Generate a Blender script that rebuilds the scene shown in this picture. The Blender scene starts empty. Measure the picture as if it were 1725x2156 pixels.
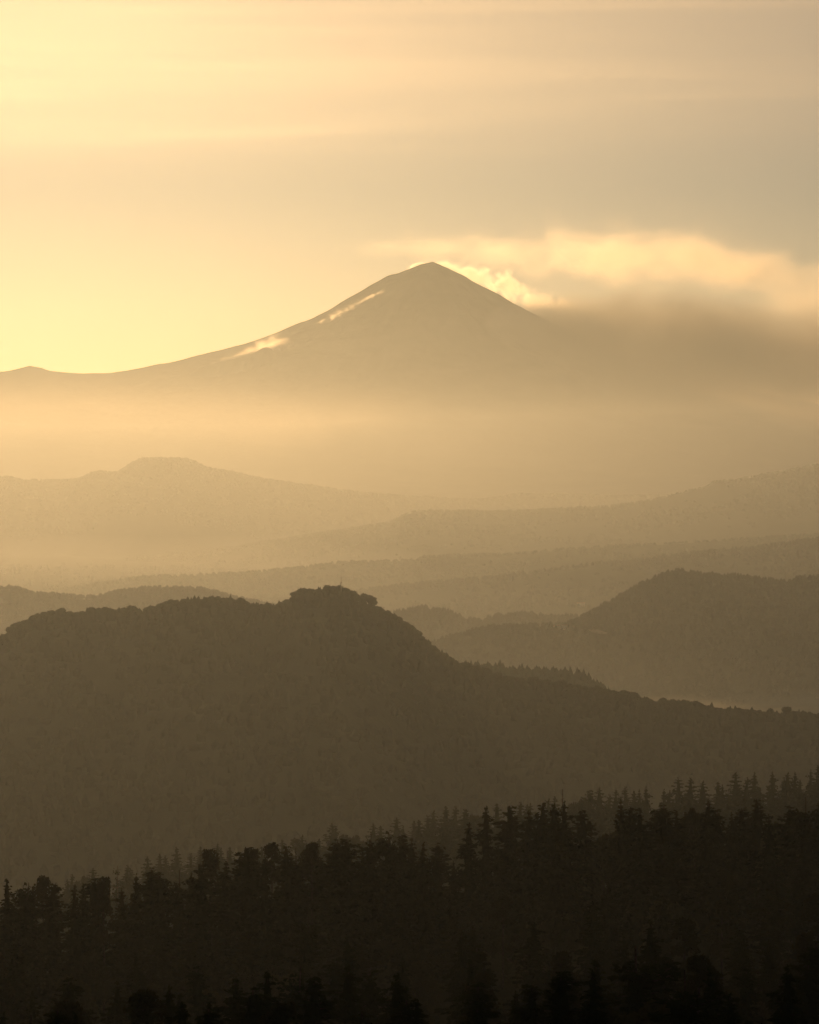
import bpy, bmesh, math, random
import numpy as np
from mathutils import Vector

# ------------------------------------------------------------------ camera
scene = bpy.context.scene
col = scene.collection
F_PX = 862.5 / math.tan(math.radians(7.5))      # focal length in pixels of a 1725 px wide frame
CAM_Z = 300.0
PITCH = -78.0 / F_PX
cam_d = bpy.data.cameras.new('camera')
cam = bpy.data.objects.new('camera', cam_d)
col.objects.link(cam)
cam_d.sensor_fit = 'HORIZONTAL'
cam_d.angle = math.radians(15.0)
cam_d.clip_start = 1.0
cam_d.clip_end = 200000.0
cam.location = (0, 0, CAM_Z)
cam.rotation_euler = (math.pi / 2 + PITCH, 0, 0)
scene.camera = cam

# ------------------------------------------------------------------ sky and sun
SUN_EL, SUN_AZ = math.radians(8.35), math.radians(-8.25)     # azimuth from +Y, negative to the left
world = bpy.data.worlds.new('World')
scene.world = world
world.use_nodes = True
wn = world.node_tree.nodes
sky = wn.new('ShaderNodeTexSky')
sky.sky_type = 'NISHITA'
sky.sun_disc = False
sky.sun_elevation = SUN_EL
sky.sun_rotation = SUN_AZ
sky.altitude = 2600
sky.air_density = 1.0
sky.dust_density = 3.0
sky.ozone_density = 1.0
bg = wn['Background']
bg.inputs['Strength'].default_value = 0.06
world.node_tree.links.new(sky.outputs[0], bg.inputs['Color'])

sun_d = bpy.data.lights.new('sun', 'SUN')
sun_d.energy = 4.2
sun_d.angle = math.radians(0.53)
sun_d.color = (1.0, 0.60, 0.245)
sun = bpy.data.objects.new('sun', sun_d)
col.objects.link(sun)
SUN_DIR = Vector((math.sin(SUN_AZ) * math.cos(SUN_EL), math.cos(SUN_AZ) * math.cos(SUN_EL), math.sin(SUN_EL)))
sun.rotation_euler = (-SUN_DIR).to_track_quat('-Z', 'Y').to_euler()
sun.location = (-3000, 6000, 4000)

vs = scene.view_settings
vs.view_transform = 'Standard'
vs.look = 'None'
vs.exposure = -1.46
vs.gamma = 1.0
vs.use_curve_mapping = False
cy = scene.cycles
cy.max_bounces = 6
cy.diffuse_bounces = 2
cy.transparent_max_bounces = 16
cy.volume_bounces = 3
cy.volume_step_rate = 3.5
cy.volume_max_steps = 256
cy.use_denoising = True
cy.use_adaptive_sampling = False

# ------------------------------------------------------------------ helpers
def ray(px, py):
    """direction (x per metre of y, z per metre of y) of a sight line given in 1725x2156 picture units"""
    u = (px - 862.5) / F_PX
    v = (1078.0 - py) / F_PX
    c, s = math.cos(PITCH), math.sin(PITCH)
    y = c - v * s
    z = s + v * c
    return u / y, z / y

def at(px, py, D):
    a, b = ray(px, py)
    return a * D, D, CAM_Z + b * D

_rng = np.random.RandomState(7)
_perm = _rng.rand(256, 256)
def vnoise(x, y):
    x = np.asarray(x, float); y = np.asarray(y, float)
    xi = np.floor(x).astype(int); yi = np.floor(y).astype(int)
    fx = x - xi; fy = y - yi
    fx = fx * fx * (3 - 2 * fx); fy = fy * fy * (3 - 2 * fy)
    g = lambda i, j: _perm[i % 256, j % 256]
    a = g(xi, yi) * (1 - fx) + g(xi + 1, yi) * fx
    b = g(xi, yi + 1) * (1 - fx) + g(xi + 1, yi + 1) * fx
    return (a * (1 - fy) + b * fy) * 2 - 1
def fbm(x, y, o=4):
    t = 0; a = 1.0; s = 0
    for k in range(o):
        t = t + a * vnoise(x * 2 ** k + 17.3 * k, y * 2 ** k - 9.1 * k); s += a; a *= 0.5
    return t / s

def setp(o, label=None, cat=None, group=None, kind=None):
    if label: o['label'] = label
    if cat: o['category'] = cat
    if group: o['group'] = group
    if kind: o['kind'] = kind
    return o

def link(name, me, mat=None, parent=None):
    o = bpy.data.objects.new(name, me)
    col.objects.link(o)
    if mat is not None and me is not None: me.materials.append(mat)
    if parent is not None: o.parent = parent
    return o

def mesh_np(name, V, Fa, smooth=True):
    """mesh from numpy arrays: V (n,3), Fa (m,3 or 4)"""
    V = np.asarray(V, np.float32); Fa = np.asarray(Fa, np.int32)
    me = bpy.data.meshes.new(name)
    m, k = Fa.shape
    me.vertices.add(len(V)); me.vertices.foreach_set('co', V.ravel())
    me.loops.add(m * k); me.loops.foreach_set('vertex_index', Fa.ravel())
    me.polygons.add(m)
    me.polygons.foreach_set('loop_start', np.arange(0, m * k, k, dtype=np.int32))
    me.polygons.foreach_set('loop_total', np.full(m, k, np.int32))
    me.polygons.foreach_set('use_smooth', np.full(m, smooth))
    me.update(calc_edges=True)
    return me

def grid_faces(nr, nc, wrap=False):
    r = np.arange(nr - 1)[:, None]; c = np.arange(nc if wrap else nc - 1)[None, :]
    c2 = (c + 1) % nc
    return np.stack([r * nc + c, r * nc + c2, (r + 1) * nc + c2, (r + 1) * nc + c], -1).reshape(-1, 4)

class NT:
    """tiny node-tree helper"""
    def __init__(self, name):
        self.m = bpy.data.materials.new(name); self.m.use_nodes = True
        self.t = self.m.node_tree; self.t.nodes.clear()
        self.out = self.t.nodes.new('ShaderNodeOutputMaterial')
    def n(self, typ, **kw):
        nd = self.t.nodes.new(typ)
        for k, v in kw.items(): setattr(nd, k, v)
        return nd
    def l(self, a, b): self.t.links.new(a, b)
    def math(self, op, a, b=None, clamp=False):
        nd = self.n('ShaderNodeMath', operation=op); nd.use_clamp = clamp
        for i, v in enumerate((a, b)):
            if v is None: continue
            if isinstance(v, (int, float)): nd.inputs[i].default_value = v
            else: self.l(v, nd.inputs[i])
        return nd.outputs[0]
    def maprange(self, v, a, b, c=0.0, d=1.0, smooth=False):
        nd = self.n('ShaderNodeMapRange'); nd.clamp = True
        if smooth: nd.interpolation_type = 'SMOOTHSTEP'
        self.l(v, nd.inputs['Value'])
        for k, x in zip(('From Min', 'From Max', 'To Min', 'To Max'), (a, b, c, d)): nd.inputs[k].default_value = x
        return nd.outputs[0]

def surf(name, c1, c2, scale, rough=0.95, bump=0.0, bscale=None, spec=0.0, c3=None):
    """diffuse ground or plant material with two or three mottled colours"""
    T = NT(name)
    bs = T.n('ShaderNodeBsdfPrincipled')
    bs.inputs['Roughness'].default_value = rough
    bs.inputs['Specular IOR Level'].default_value = spec
    geo = T.n('ShaderNodeNewGeometry')
    nz = T.n('ShaderNodeTexNoise'); nz.inputs['Scale'].default_value = scale
    nz.inputs['Detail'].default_value = 5
    T.l(geo.outputs['Position'], nz.inputs['Vector'])
    cr = T.n('ShaderNodeValToRGB'); e = cr.color_ramp.elements
    e[0].position = 0.35; e[0].color = (*c1, 1); e[1].position = 0.65; e[1].color = (*c2, 1)
    if c3:
        x = cr.color_ramp.elements.new(0.8); x.color = (*c3, 1)
    T.l(nz.outputs[0], cr.inputs[0]); T.l(cr.outputs[0], bs.inputs['Base Color'])
    if bump:
        n2 = T.n('ShaderNodeTexNoise'); n2.inputs['Scale'].default_value = bscale or scale * 4
        n2.inputs['Detail'].default_value = 6
        T.l(geo.outputs['Position'], n2.inputs['Vector'])
        b = T.n('ShaderNodeBump'); b.inputs['Strength'].default_value = 1; b.inputs['Distance'].default_value = bump
        T.l(n2.outputs[0], b.inputs['Height']); T.l(b.outputs[0], bs.inputs['Normal'])
    T.l(bs.outputs[0], T.out.inputs['Surface'])
    return T.m

M_FOREST = surf('forest_floor', (.016, .018, .008), (.034, .034, .014), 0.02, bump=2.0, bscale=0.15)
M_FIELDS = surf('valley_fields', (.022, .022, .010), (.036, .032, .016), 0.004, bump=1.0, bscale=0.05)
M_ROCK = surf('volcano_rock', (.05, .042, .035), (.085, .072, .06), 0.004, bump=12, bscale=0.01)
M_LAVA = surf('dark_lava', (.03, .026, .022), (.05, .042, .036), 0.01, bump=4, bscale=0.03)

# ------------------------------------------------------------------ terrain
def ground_h(x, y):
    return 0 * np.asarray(x, float) + 3 * fbm(x / 700.0, y / 700.0, 2) - 3

class Ridge:
    """a hill whose crest follows a surveyed outline at its own distance; falls away to both sides"""
    def __init__(self, D, prof, front=.35, back=.3, round_=60, under=0.0, bow=0.0, spur=.35, spur_l=160., rough=6., seed=0, plat=0.0):
        prof = sorted(prof)
        self.D = D; self.bow = bow; self.front = front; self.back = back; self.r = round_; self.seed = seed
        self.spur = spur; self.spur_l = spur_l; self.rough = rough
        P = np.array([at(px, py, D) for px, py in prof])
        self.px = P[:, 0]; self.pz = P[:, 2] - under
    def crest(self, x): return np.interp(x, self.px, self.pz)
    def dc(self, x): return self.D + self.bow * fbm(np.asarray(x) / (self.D * .09) + self.seed * 3.7, np.full(np.shape(x), self.seed * 1.3), 2)
    def h(self, x, y):
        x = np.asarray(x, float); y = np.asarray(y, float)
        D = self.dc(x); s = y - D
        # the outline was read along sight lines, so slide x back to the crest's own distance
        c = self.crest(x * self.D / D)
        c = CAM_Z + (c - CAM_Z) * D / self.D
        d = np.abs(s)
        sl = np.where(s < 0, self.front, self.back)
        sp = 1 + self.spur * fbm(x / self.spur_l + self.seed * 5.1, d / (self.spur_l * 2.5) + self.seed, 3) * np.clip(d / (self.r * 2), 0, 1)
        drop = sl * (np.sqrt(d * d + self.r ** 2) - self.r) * np.clip(sp, .35, 1.8)
        z = c - drop + self.rough * fbm(x / 60. + self.seed, y / 60., 3) * np.clip(d / (self.r * 1.5), 0, 1)
        return z
    def mesh(self, name, mat, x0, x1, lf, lb, nx, ny, **props):
        xs = np.linspace(x0, x1, nx)
        t = np.linspace(0, 1, ny)
        sf = -lf * (1 - t) ** 1.5
        sb = lb * t[1:] ** 1.5
        s = np.concatenate([sf, sb])
        X = np.repeat(xs[None], len(s), 0)
        Y = self.dc(X) + s[:, None]
        Z = np.maximum(self.h(X, Y), -14.0)
        V = np.stack([X, Y, Z], -1).reshape(-1, 3)
        me = mesh_np(name, V, grid_faces(len(s), nx))
        o = link(name, me, mat)
        setp(o, kind='structure', **props)
        return o

def ext(p, l, r):
    """carry an outline on beyond the picture on both sides"""
    return l + p + r

VOLC_D = 22000.0
PV_L = [(-2200, 1085), (-1200, 960), (-700, 860), (-400, 812), (-200, 792), (-60, 786), (0, 784), (22, 783), (45, 777), (60, 772), (72, 770), (84, 774), (100, 780), (130, 784),
        (175, 787), (222, 787), (270, 781), (316, 772), (379, 760), (438, 744), (526, 722), (560, 711), (609, 690), (650, 674), (687, 657), (731, 630), (780, 601),
        (805, 586), (819, 579), (838, 575), (863, 566), (885, 557), (911, 551)]
PV_R = [(911, 551), (926, 557), (946, 568), (965, 576), (980, 582), (999, 596), (1024, 608), (1048, 619), (1085, 643), (1150, 676), (1260, 725), (1400, 775), (1600, 830), (1800, 870), (2200, 930), (3000, 1060)]
class Volcano:
    def __init__(self):
        sx, _, sz = at(911, 551, VOLC_D); self.sx, self.sz = sx, sz
        L = np.array([at(a, b, VOLC_D) for a, b in PV_L]); R = np.array([at(a, b, VOLC_D) for a, b in PV_R])
        self.lr, self.lz = (sx - L[:, 0])[::-1], L[:, 2][::-1]
        self.rr, self.rz = R[:, 0] - sx, R[:, 2]
        # towards and away from the viewer the cone keeps getting steeper than the long side ridges
        self.fr = np.array([0, 120, 300, 700, 1400, 2400, 3800, 5200, 7000, 9000]); self.fz = np.array([sz, sz - 40, sz - 120, sz - 340, sz - 680, sz - 1020, sz - 1330, sz - 1540, 180, 0.])
    def h(self, x, y):
        dx = x - self.sx; dy = y - VOLC_D
        r = np.hypot(dx, dy); th = np.arctan2(dy, dx)
        zl = np.interp(r, self.lr, self.lz); zr = np.interp(r, self.rr, self.rz); zf = np.interp(r, self.fr, self.fz)
        c = np.cos(th)
        wl = np.clip(-c, 0, 1) ** 6; wr = np.clip(c, 0, 1) ** 6
        w = np.clip(1 - wl - wr, 0, 1)
        rib = fbm(th * 9 + 3 * fbm(th * 2, r / 900., 2), r / 2600., 4)
        return wl * zl + wr * zr + w * (zf + 14 * rib * np.clip(r / 1600, 0, 1)) + 7 * fbm(x / 70, y / 70, 3) * np.clip(r / 300, .25, 1)
    def mesh(self):
        nr, nt = 150, 720
        r = 9500 * np.linspace(0, 1, nr) ** 1.6
        t = np.linspace(0, 2 * math.pi, nt, endpoint=False)
        R, T = np.meshgrid(r, t, indexing='ij')
        X = self.sx + R * np.cos(T); Y = VOLC_D + R * np.sin(T)
        Z = np.maximum(self.h(X, Y), -14)
        me = mesh_np('volcano', np.stack([X, Y, Z], -1).reshape(-1, 3), grid_faces(nr, nt, True))
        o = link('volcano', me, M_ROCK)
        return setp(o, kind='structure', label='tall grey volcano cone rising through the haze under a plume', cat='volcano')
volc = Volcano(); volc.mesh()

PA = ext([(0, 1004), (20, 1002), (47, 1010), (100, 1010), (150, 1009), (170, 1006), (190, 996), (207, 991), (230, 992), (245, 994), (260, 986), (285, 970), (300, 964), (325, 963), (350, 965), (395, 964), (410, 970),
      (435, 983), (465, 988), (500, 995), (530, 1003), (600, 1014), (700, 1028), (780, 1038), (863, 1044), (988, 1050), (1028, 1048), (1063, 1043), (1088, 1039), (1208, 1040), (1298, 1043), (1373, 1042)],
     [(-900, 1010), (-500, 990), (-250, 1010)], [(1500, 1040), (1725, 1030), (2100, 1020), (2700, 1040)])
PB = ext([(0, 1196), (200, 1180), (330, 1168), (450, 1156), (550, 1140), (650, 1124), (750, 1109), (820, 1098), (840, 1088), (863, 1077), (880, 1074), (998, 1073), (1013, 1076), (1088, 1074), (1163, 1070), (1273, 1065), (1343, 1056),
      (1388, 1047), (1453, 1031), (1483, 1025), (1503, 1013), (1528, 1010), (1553, 1008), (1613, 996), (1663, 988), (1725, 976)], [(-900, 1225)], [(1900, 950), (2200, 940), (2700, 1000)])
PC = ext([(60, 1250), (140, 1236), (200, 1226), (300, 1211), (450, 1206), (550, 1200), (640, 1191), (700, 1182), (863, 1176), (913, 1167), (1063, 1164), (1238, 1149), (1413, 1141), (1663, 1126), (1725, 1124)], [(-700, 1280)], [(2000, 1105), (2600, 1140)])
PD = ext([(500, 1262), (740, 1243), (863, 1227), (948, 1219), (1043, 1211), (1123, 1200), (1203, 1191), (1263, 1182), (1363, 1176), (1403, 1167), (1513, 1156), (1593, 1149), (1683, 1136), (1725, 1131)], [(-400, 1300)], [(2000, 1110), (2600, 1150)])
PE = ext([(0, 1233), (25, 1232), (50, 1238), (70, 1246), (110, 1247), (160, 1252), (205, 1253), (220, 1248), (240, 1243), (300, 1235), (350, 1234), (425, 1236), (460, 1244), (500, 1256), (600, 1275), (700, 1300)], [(-700, 1270), (-300, 1225)], [(900, 1330)])
PI = ext([(800, 1300), (835, 1290), (863, 1284), (890, 1279), (913, 1278), (938, 1285), (963, 1295), (983, 1304), (1013, 1305), (1048, 1296), (1108, 1291), (1153, 1297), (1213, 1298), (1300, 1296)], [(500, 1345), (700, 1325)], [(1500, 1305), (1900, 1330)])
PH = ext([(860, 1375), (913, 1350), (950, 1338), (988, 1328), (1033, 1318), (1088, 1315), (1143, 1314), (1190, 1312), (1213, 1300), (1238, 1290), (1288, 1263), (1328, 1240), (1363, 1223), (1403, 1205), (1433, 1199), (1473, 1207), (1513, 1209), (1573, 1212), (1613, 1219),
      (1663, 1224), (1683, 1215), (1725, 1212)], [(600, 1440), (750, 1410)], [(1850, 1215), (2050, 1260), (2400, 1350), (2700, 1420)])
PG = ext([(900, 1400), (960, 1396), (998, 1395), (1048, 1396), (1083, 1403), (1123, 1401), (1168, 1404), (1223, 1410), (1243, 1423), (1263, 1437), (1300, 1460)], [(500, 1420), (700, 1405)], [(1400, 1520), (1600, 1600)])
PF = ext([(0, 1335), (15, 1331), (27, 1316), (75, 1296), (120, 1286), (170, 1286), (200, 1280), (250, 1278), (300, 1278), (320, 1272), (345, 1266), (380, 1264), (400, 1256), (435, 1251), (465, 1256), (500, 1259), (530, 1266), (555, 1269),
      (585, 1268), (607, 1260), (622, 1246), (650, 1242), (665, 1237), (693, 1233), (725, 1238), (745, 1251), (780, 1263), (820, 1291), (863, 1319), (888, 1338), (913, 1358), (943, 1378), (963, 1390), (1013, 1410), (1063, 1424), (1123, 1426),
      (1188, 1440), (1278, 1452), (1313, 1457), (1363, 1475), (1453, 1479), (1513, 1486), (1563, 1490), (1725, 1496)], [(-900, 1620), (-400, 1480), (-150, 1390)], [(1900, 1505), (2300, 1540), (2700, 1600)])

def wx(px, D): return (px - 862.5) / F_PX * D
RA = Ridge(13500, PA, .16, .12, 150, under=6, bow=500, seed=1, spur_l=700, rough=10)
RB = Ridge(11000, PB, .075, .10, 150, under=7, bow=450, seed=2, spur_l=600, rough=8)
RC = Ridge(8300, PC, .055, .08, 120, under=7, bow=300, seed=3, spur_l=500, rough=5)
RD = Ridge(7000, PD, .07, .09, 120, under=8, bow=250, seed=4, spur_l=400, rough=5)
RE = Ridge(5600, PE, .30, .25, 80, under=8, bow=150, seed=5, spur_l=250)
RI = Ridge(5200, PI, .22, .20, 60, under=8, bow=120, seed=6, spur_l=220)
RH = Ridge(4500, PH, .36, .34, 60, under=7, bow=120, seed=7, spur_l=220)
RG = Ridge(2950, PG, .32, .30, 40, under=9, bow=60, seed=8, spur_l=140)
RF = Ridge(2400, PF, .42, .40, 40, under=9, bow=70, seed=9, spur_l=150, spur=.3)
RA.mesh('far_ridge', M_FOREST, wx(-800, 13500), wx(2600, 13500), 2600, 2600, 300, 30, label='far pale ridge with a flat-topped knoll below the volcano')
RB.mesh('valley_ridge', M_FIELDS, wx(-800, 11000), wx(2600, 11000), 2600, 2200, 300, 34, label='long wooded ridge with field strips climbing to one side')
RC.mesh('low_ridge', M_FIELDS, wx(-600, 8300), wx(2500, 8300), 1600, 1500, 240, 26, label='low long ridge beyond the valley floor')
RD.mesh('low_ridge', M_FIELDS, wx(-300, 7000), wx(2500, 7000), 1400, 1400, 240, 26, label='low rising ridge behind the steep dark hill')
RE.mesh('foothill', M_FOREST, wx(-650, 5600), wx(880, 5600), 900, 900, 160, 30, label='two small hazy hills behind the wooded hill')
RI.mesh('foothill', M_FOREST, wx(520, 5200), wx(1850, 5200), 800, 800, 160, 30, label='small wooded knoll and shelf in the valley')
RH.mesh('steep_hill', M_FOREST, wx(650, 4500), wx(2650, 4500), 900, 800, 220, 40, label='steep dark wooded hill beyond the misty valley')
RG.mesh('spur_hill', M_FOREST, wx(550, 2950), wx(1580, 2950), 500, 600, 140, 34, label='short wooded spur behind the falling hillside')
RF.mesh('wooded_hill', M_FOREST, wx(-850, 2400), wx(2650, 2400), 760, 700, 300, 50, label='large dark wooded hill with a rounded knoll and mast')

RS = Ridge(20900, [(380, 800), (430, 772), (462, 762), (490, 757), (511, 751), (527, 747), (540, 741), (550, 734), (557, 731), (566, 731), (572, 736), (580, 746), (592, 762), (625, 805)], .5, .45, 14, bow=0, seed=11, spur_l=80, rough=3)
RS.mesh('side_cone', M_LAVA, wx(380, 20900), wx(625, 20900), 260, 260, 60, 16, label='little dark side cone on the flank of the volcano')

# valley floor, one sheet out to the horizon
g = np.linspace(-1, 1, 161)
gx = 24000 * np.sign(g) * np.abs(g) ** 1.8
gy = 16000 + 24000 * g
X, Y = np.meshgrid(gx, gy)
o = link('ground', mesh_np('ground', np.stack([X, Y, ground_h(X, Y)], -1).reshape(-1, 3), grid_faces(161, 161)), M_FIELDS)
setp(o, kind='structure', label='wide hazy valley floor')

# ------------------------------------------------------------------ haze
def box_mesh(name, lo, hi):
    bm = bmesh.new()
    bmesh.ops.create_cube(bm, size=1)
    for v in bm.verts:
        v.co = Vector([lo[i] if v.co[i] < 0 else hi[i] for i in range(3)])
    me = bpy.data.meshes.new(name); bm.to_mesh(me); bm.free()
    return me
T = NT('haze_air')
pv = T.n('ShaderNodeVolumePrincipled')
pv.inputs['Color'].default_value = (.73, .87, 1.0, 1)
pv.inputs['Absorption Color'].default_value = (1, 1, 1, 1)
pv.inputs['Density'].default_value = 1.05e-5
pv.inputs['Anisotropy'].default_value = 0.7
T.l(pv.outputs[0], T.out.inputs['Volume'])
o = link('haze', box_mesh('haze', (-24600, -8600, -16), (24600, 40600, 2450)), T.m)
setp(o, kind='stuff', label='thin golden haze filling the air')

# ------------------------------------------------------------------ mist and clouds
# low mist: a denser layer in the basins and a thinner one above it
for top, d in ((1150, .5e-5), (600, 5.2e-5), (75, 5e-5)):
    T = NT('mist_air')
    pv = T.n('ShaderNodeVolumePrincipled')
    pv.inputs['Color'].default_value = (.73, .87, 1.0, 1); pv.inputs['Absorption Color'].default_value = (1, 1, 1, 1); pv.inputs['Anisotropy'].default_value = .7
    pv.inputs['Density'].default_value = d
    T.l(pv.outputs[0], T.out.inputs['Volume'])
    o = link('mist', box_mesh('mist', (-24500 + top / 100, 130 + top / 100 if top < 1000 else -8500, -15.5 + top / 4000), (24500 - top / 100, 40500 - top / 100, top)), T.m)
    setp(o, kind='stuff', label='pale ground fog on the valley floor' if top < 100 else 'low golden mist lying in the basins between the ridges' if top < 1000 else 'thin golden mist over the ridges')

def curve_node(T, t, ys):
    """float curve through evenly spaced values, returned unscaled"""
    lo, hi = min(ys), max(ys)
    if hi - lo < 1e-9:
        v = T.n('ShaderNodeValue'); v.outputs[0].default_value = lo; return v.outputs[0]
    fc = T.n('ShaderNodeFloatCurve'); c = fc.mapping.curves[0]
    n = len(ys)
    while len(c.points) < n: c.points.new(.5, .5)
    for i, y in enumerate(ys):
        c.points[i].location = (i / (n - 1), (y - lo) / (hi - lo)); c.points[i].handle_type = 'AUTO_CLAMPED'
    fc.mapping.update()
    T.l(t, fc.inputs['Value'])
    return T.math('ADD', T.math('MULTIPLY', fc.outputs[0], hi - lo), lo)

def cloud(name, pts, dens, nscale, amp, stretch=1.0, soft=(.15, 1.0), g=.82, step=.12, seed=0., color=(.99, .985, .98), detail=4, samples=14):
    """a soft elongated cloud. pts: (px, py, distance, half height in px, half depth in m, relative density), px increasing"""
    P = []
    for px, py, D, rp, ry, d in pts:
        x, y, z = at(px, py, D); P.append((x, y, z, rp / F_PX * D, ry, d))
    P = np.array(P); ts = np.linspace(P[0, 0], P[-1, 0], samples)
    S = np.stack([np.interp(ts, P[:, 0], P[:, k]) for k in range(6)], -1)
    org = S[0, :3].copy(); L = ts[-1] - ts[0]
    T = NT(name)
    tc = T.n('ShaderNodeTexCoord'); sp = T.n('ShaderNodeSeparateXYZ'); T.l(tc.outputs['Object'], sp.inputs[0])
    t = T.math('DIVIDE', sp.outputs['X'], L, clamp=True)
    yc = curve_node(T, t, list(S[:, 1] - org[1])); zc = curve_node(T, t, list(S[:, 2] - org[2]))
    rz = curve_node(T, t, list(S[:, 3])); ry = curve_node(T, t, list(S[:, 4])); dd = curve_node(T, t, list(S[:, 5]))
    a = T.math('DIVIDE', T.math('SUBTRACT', sp.outputs['Z'], zc), rz)
    b = T.math('DIVIDE', T.math('SUBTRACT', sp.outputs['Y'], yc), ry)
    q = T.math('SQRT', T.math('ADD', T.math('MULTIPLY', a, a), T.math('MULTIPLY', b, b)))
    mp = T.n('ShaderNodeMapping'); mp.inputs['Scale'].default_value = (1 / (nscale * stretch), 1 / nscale, 1 / nscale)
    mp.inputs['Location'].default_value = (seed, seed * .7, seed * 1.3)
    T.l(tc.outputs['Object'], mp.inputs[0])
    nz = T.n('ShaderNodeTexNoise'); nz.inputs['Scale'].default_value = 1; nz.inputs['Detail'].default_value = detail
    nz.inputs['Roughness'].default_value = .58; nz.inputs['Distortion'].default_value = .35
    T.l(mp.outputs[0], nz.inputs['Vector'])
    q = T.math('ADD', q, T.math('MULTIPLY', T.math('SUBTRACT', nz.outputs[0], .42), amp))
    den = T.maprange(q, soft[1], soft[0], 0, dens, smooth=True)
    edge = T.math('MULTIPLY', T.maprange(t, 0, .04, 0, 1), T.maprange(t, 1.0, .96, 0, 1))
    den = T.math('MULTIPLY', T.math('MULTIPLY', den, dd), edge)
    pv = T.n('ShaderNodeVolumePrincipled')
    pv.inputs['Color'].default_value = (*color, 1); pv.inputs['Anisotropy'].default_value = g
    T.l(den, pv.inputs['Density']); T.l(pv.outputs[0], T.out.inputs['Volume'])
    T.m.cycles.volume_step_rate = step
    k = 1.0 + amp * .2
    nb = 20; th = np.linspace(0, 2 * math.pi, nb, endpoint=False)
    rings = []
    for i, (x, y, z, r1, r2, d) in enumerate(S):
        f = k * (.35 if i in (0, samples - 1) else 1)
        rings.append(np.stack([np.full(nb, x - org[0]), y - org[1] + f * r2 * np.cos(th), z - org[2] + f * r1 * np.sin(th)], -1))
    V = np.concatenate(rings + [np.array([[0, 0, 0], [L, S[-1, 1] - org[1], S[-1, 2] - org[2]]])])
    me = bpy.data.meshes.new(name)
    F = [tuple(f) for f in grid_faces(samples, nb, True)]
    n0 = samples * nb
    F += [(n0, (j + 1) % nb, j) for j in range(nb)] + [(n0 + 1, n0 - nb + j, n0 - nb + (j + 1) % nb) for j in range(nb)]
    me.from_pydata(V.tolist(), [], F)
    bm = bmesh.new(); bm.from_mesh(me); bmesh.ops.recalc_face_normals(bm, faces=bm.faces); bm.to_mesh(me); bm.free()
    ob = link(name, me, T.m); ob.location = org
    return ob

# the long plume drifting off the summit
VD = VOLC_D
o = cloud('summit_cloud', [(660, 532, VD + 100, 22, 200, .04), (760, 520, VD + 100, 44, 320, .18), (850, 512, VD + 150, 58, 420, .3), (930, 514, VD + 150, 64, 480, .36), (1000, 522, VD + 150, 72, 550, .7), (1080, 528, VD + 150, 84, 650, 1), (1180, 524, VD + 100, 88, 750, 1),
          (1280, 540, VD, 86, 800, 1), (1400, 538, VD, 98, 900, 1), (1520, 560, VD, 104, 950, 1), (1640, 592, VD, 104, 950, 1), (1800, 627, VD, 108, 950, 1), (2050, 667, VD, 108, 900, 1), (2350, 702, VD, 96, 800, .6)],
          .0047, 400, 3.4, stretch=1.6, soft=(-.6, .9), step=.08, seed=3.1, detail=5, color=(.985, .965, .94))
setp(o, 'long golden cloud plume trailing from the volcano summit', 'cloud')
# ash cloud over the lee flank, the plume's shade put into its dark colour
o = cloud('ash_shade_cloud', [(1010, 680, 19300, 25, 300, .1), (1070, 680, 19300, 50, 500, .6), (1130, 690, 19300, 85, 700, 1), (1220, 715, 19300, 135, 900, 1), (1400, 760, 19300, 200, 1100, 1), (1725, 810, 19300, 240, 1200, 1), (2100, 830, 19300, 250, 1200, 1), (2700, 870, 19300, 210, 1000, .8)],
          .013, 800, 2.4, stretch=1.6, soft=(-.7, 1.0), g=.6, step=.10, seed=6.6, color=(.46, .43, .40))
setp(o, 'dim brownish ash cloud hanging below the plume over the lee flank', 'cloud')
# puffs tumbling down the lee slope
o = cloud('lee_cloud', [(905, 556, VD + 60, 6, 60, .5), (940, 561, VD - 20, 14, 110, 1), (985, 572, VD - 60, 24, 150, 1), (1020, 588, VD - 80, 32, 160, 1), (1060, 602, VD - 90, 38, 170, .9), (1095, 616, VD - 100, 38, 180, .9), (1125, 632, VD - 100, 34, 170, .6), (1160, 640, VD - 100, 30, 150, .3), (1220, 640, VD - 100, 22, 150, .1)],
          .019, 90, 3.6, step=.10, seed=8.4, soft=(.0, .95))
setp(o, 'bright ragged cloud puffs spilling down the lee slope below the summit', 'cloud')
o = cloud('rim_cloud', [(856, 568, VD + 150, 3, 40, .3), (868, 560, VD + 150, 5, 60, 1), (882, 555, VD + 150, 4, 60, 1), (896, 553, VD + 150, 2, 40, .4)],
          .02, 30, 2.4, step=.12, seed=4.4)
setp(o, 'small bright rim of cloud at the sunward shoulder of the summit', 'cloud')
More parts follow.
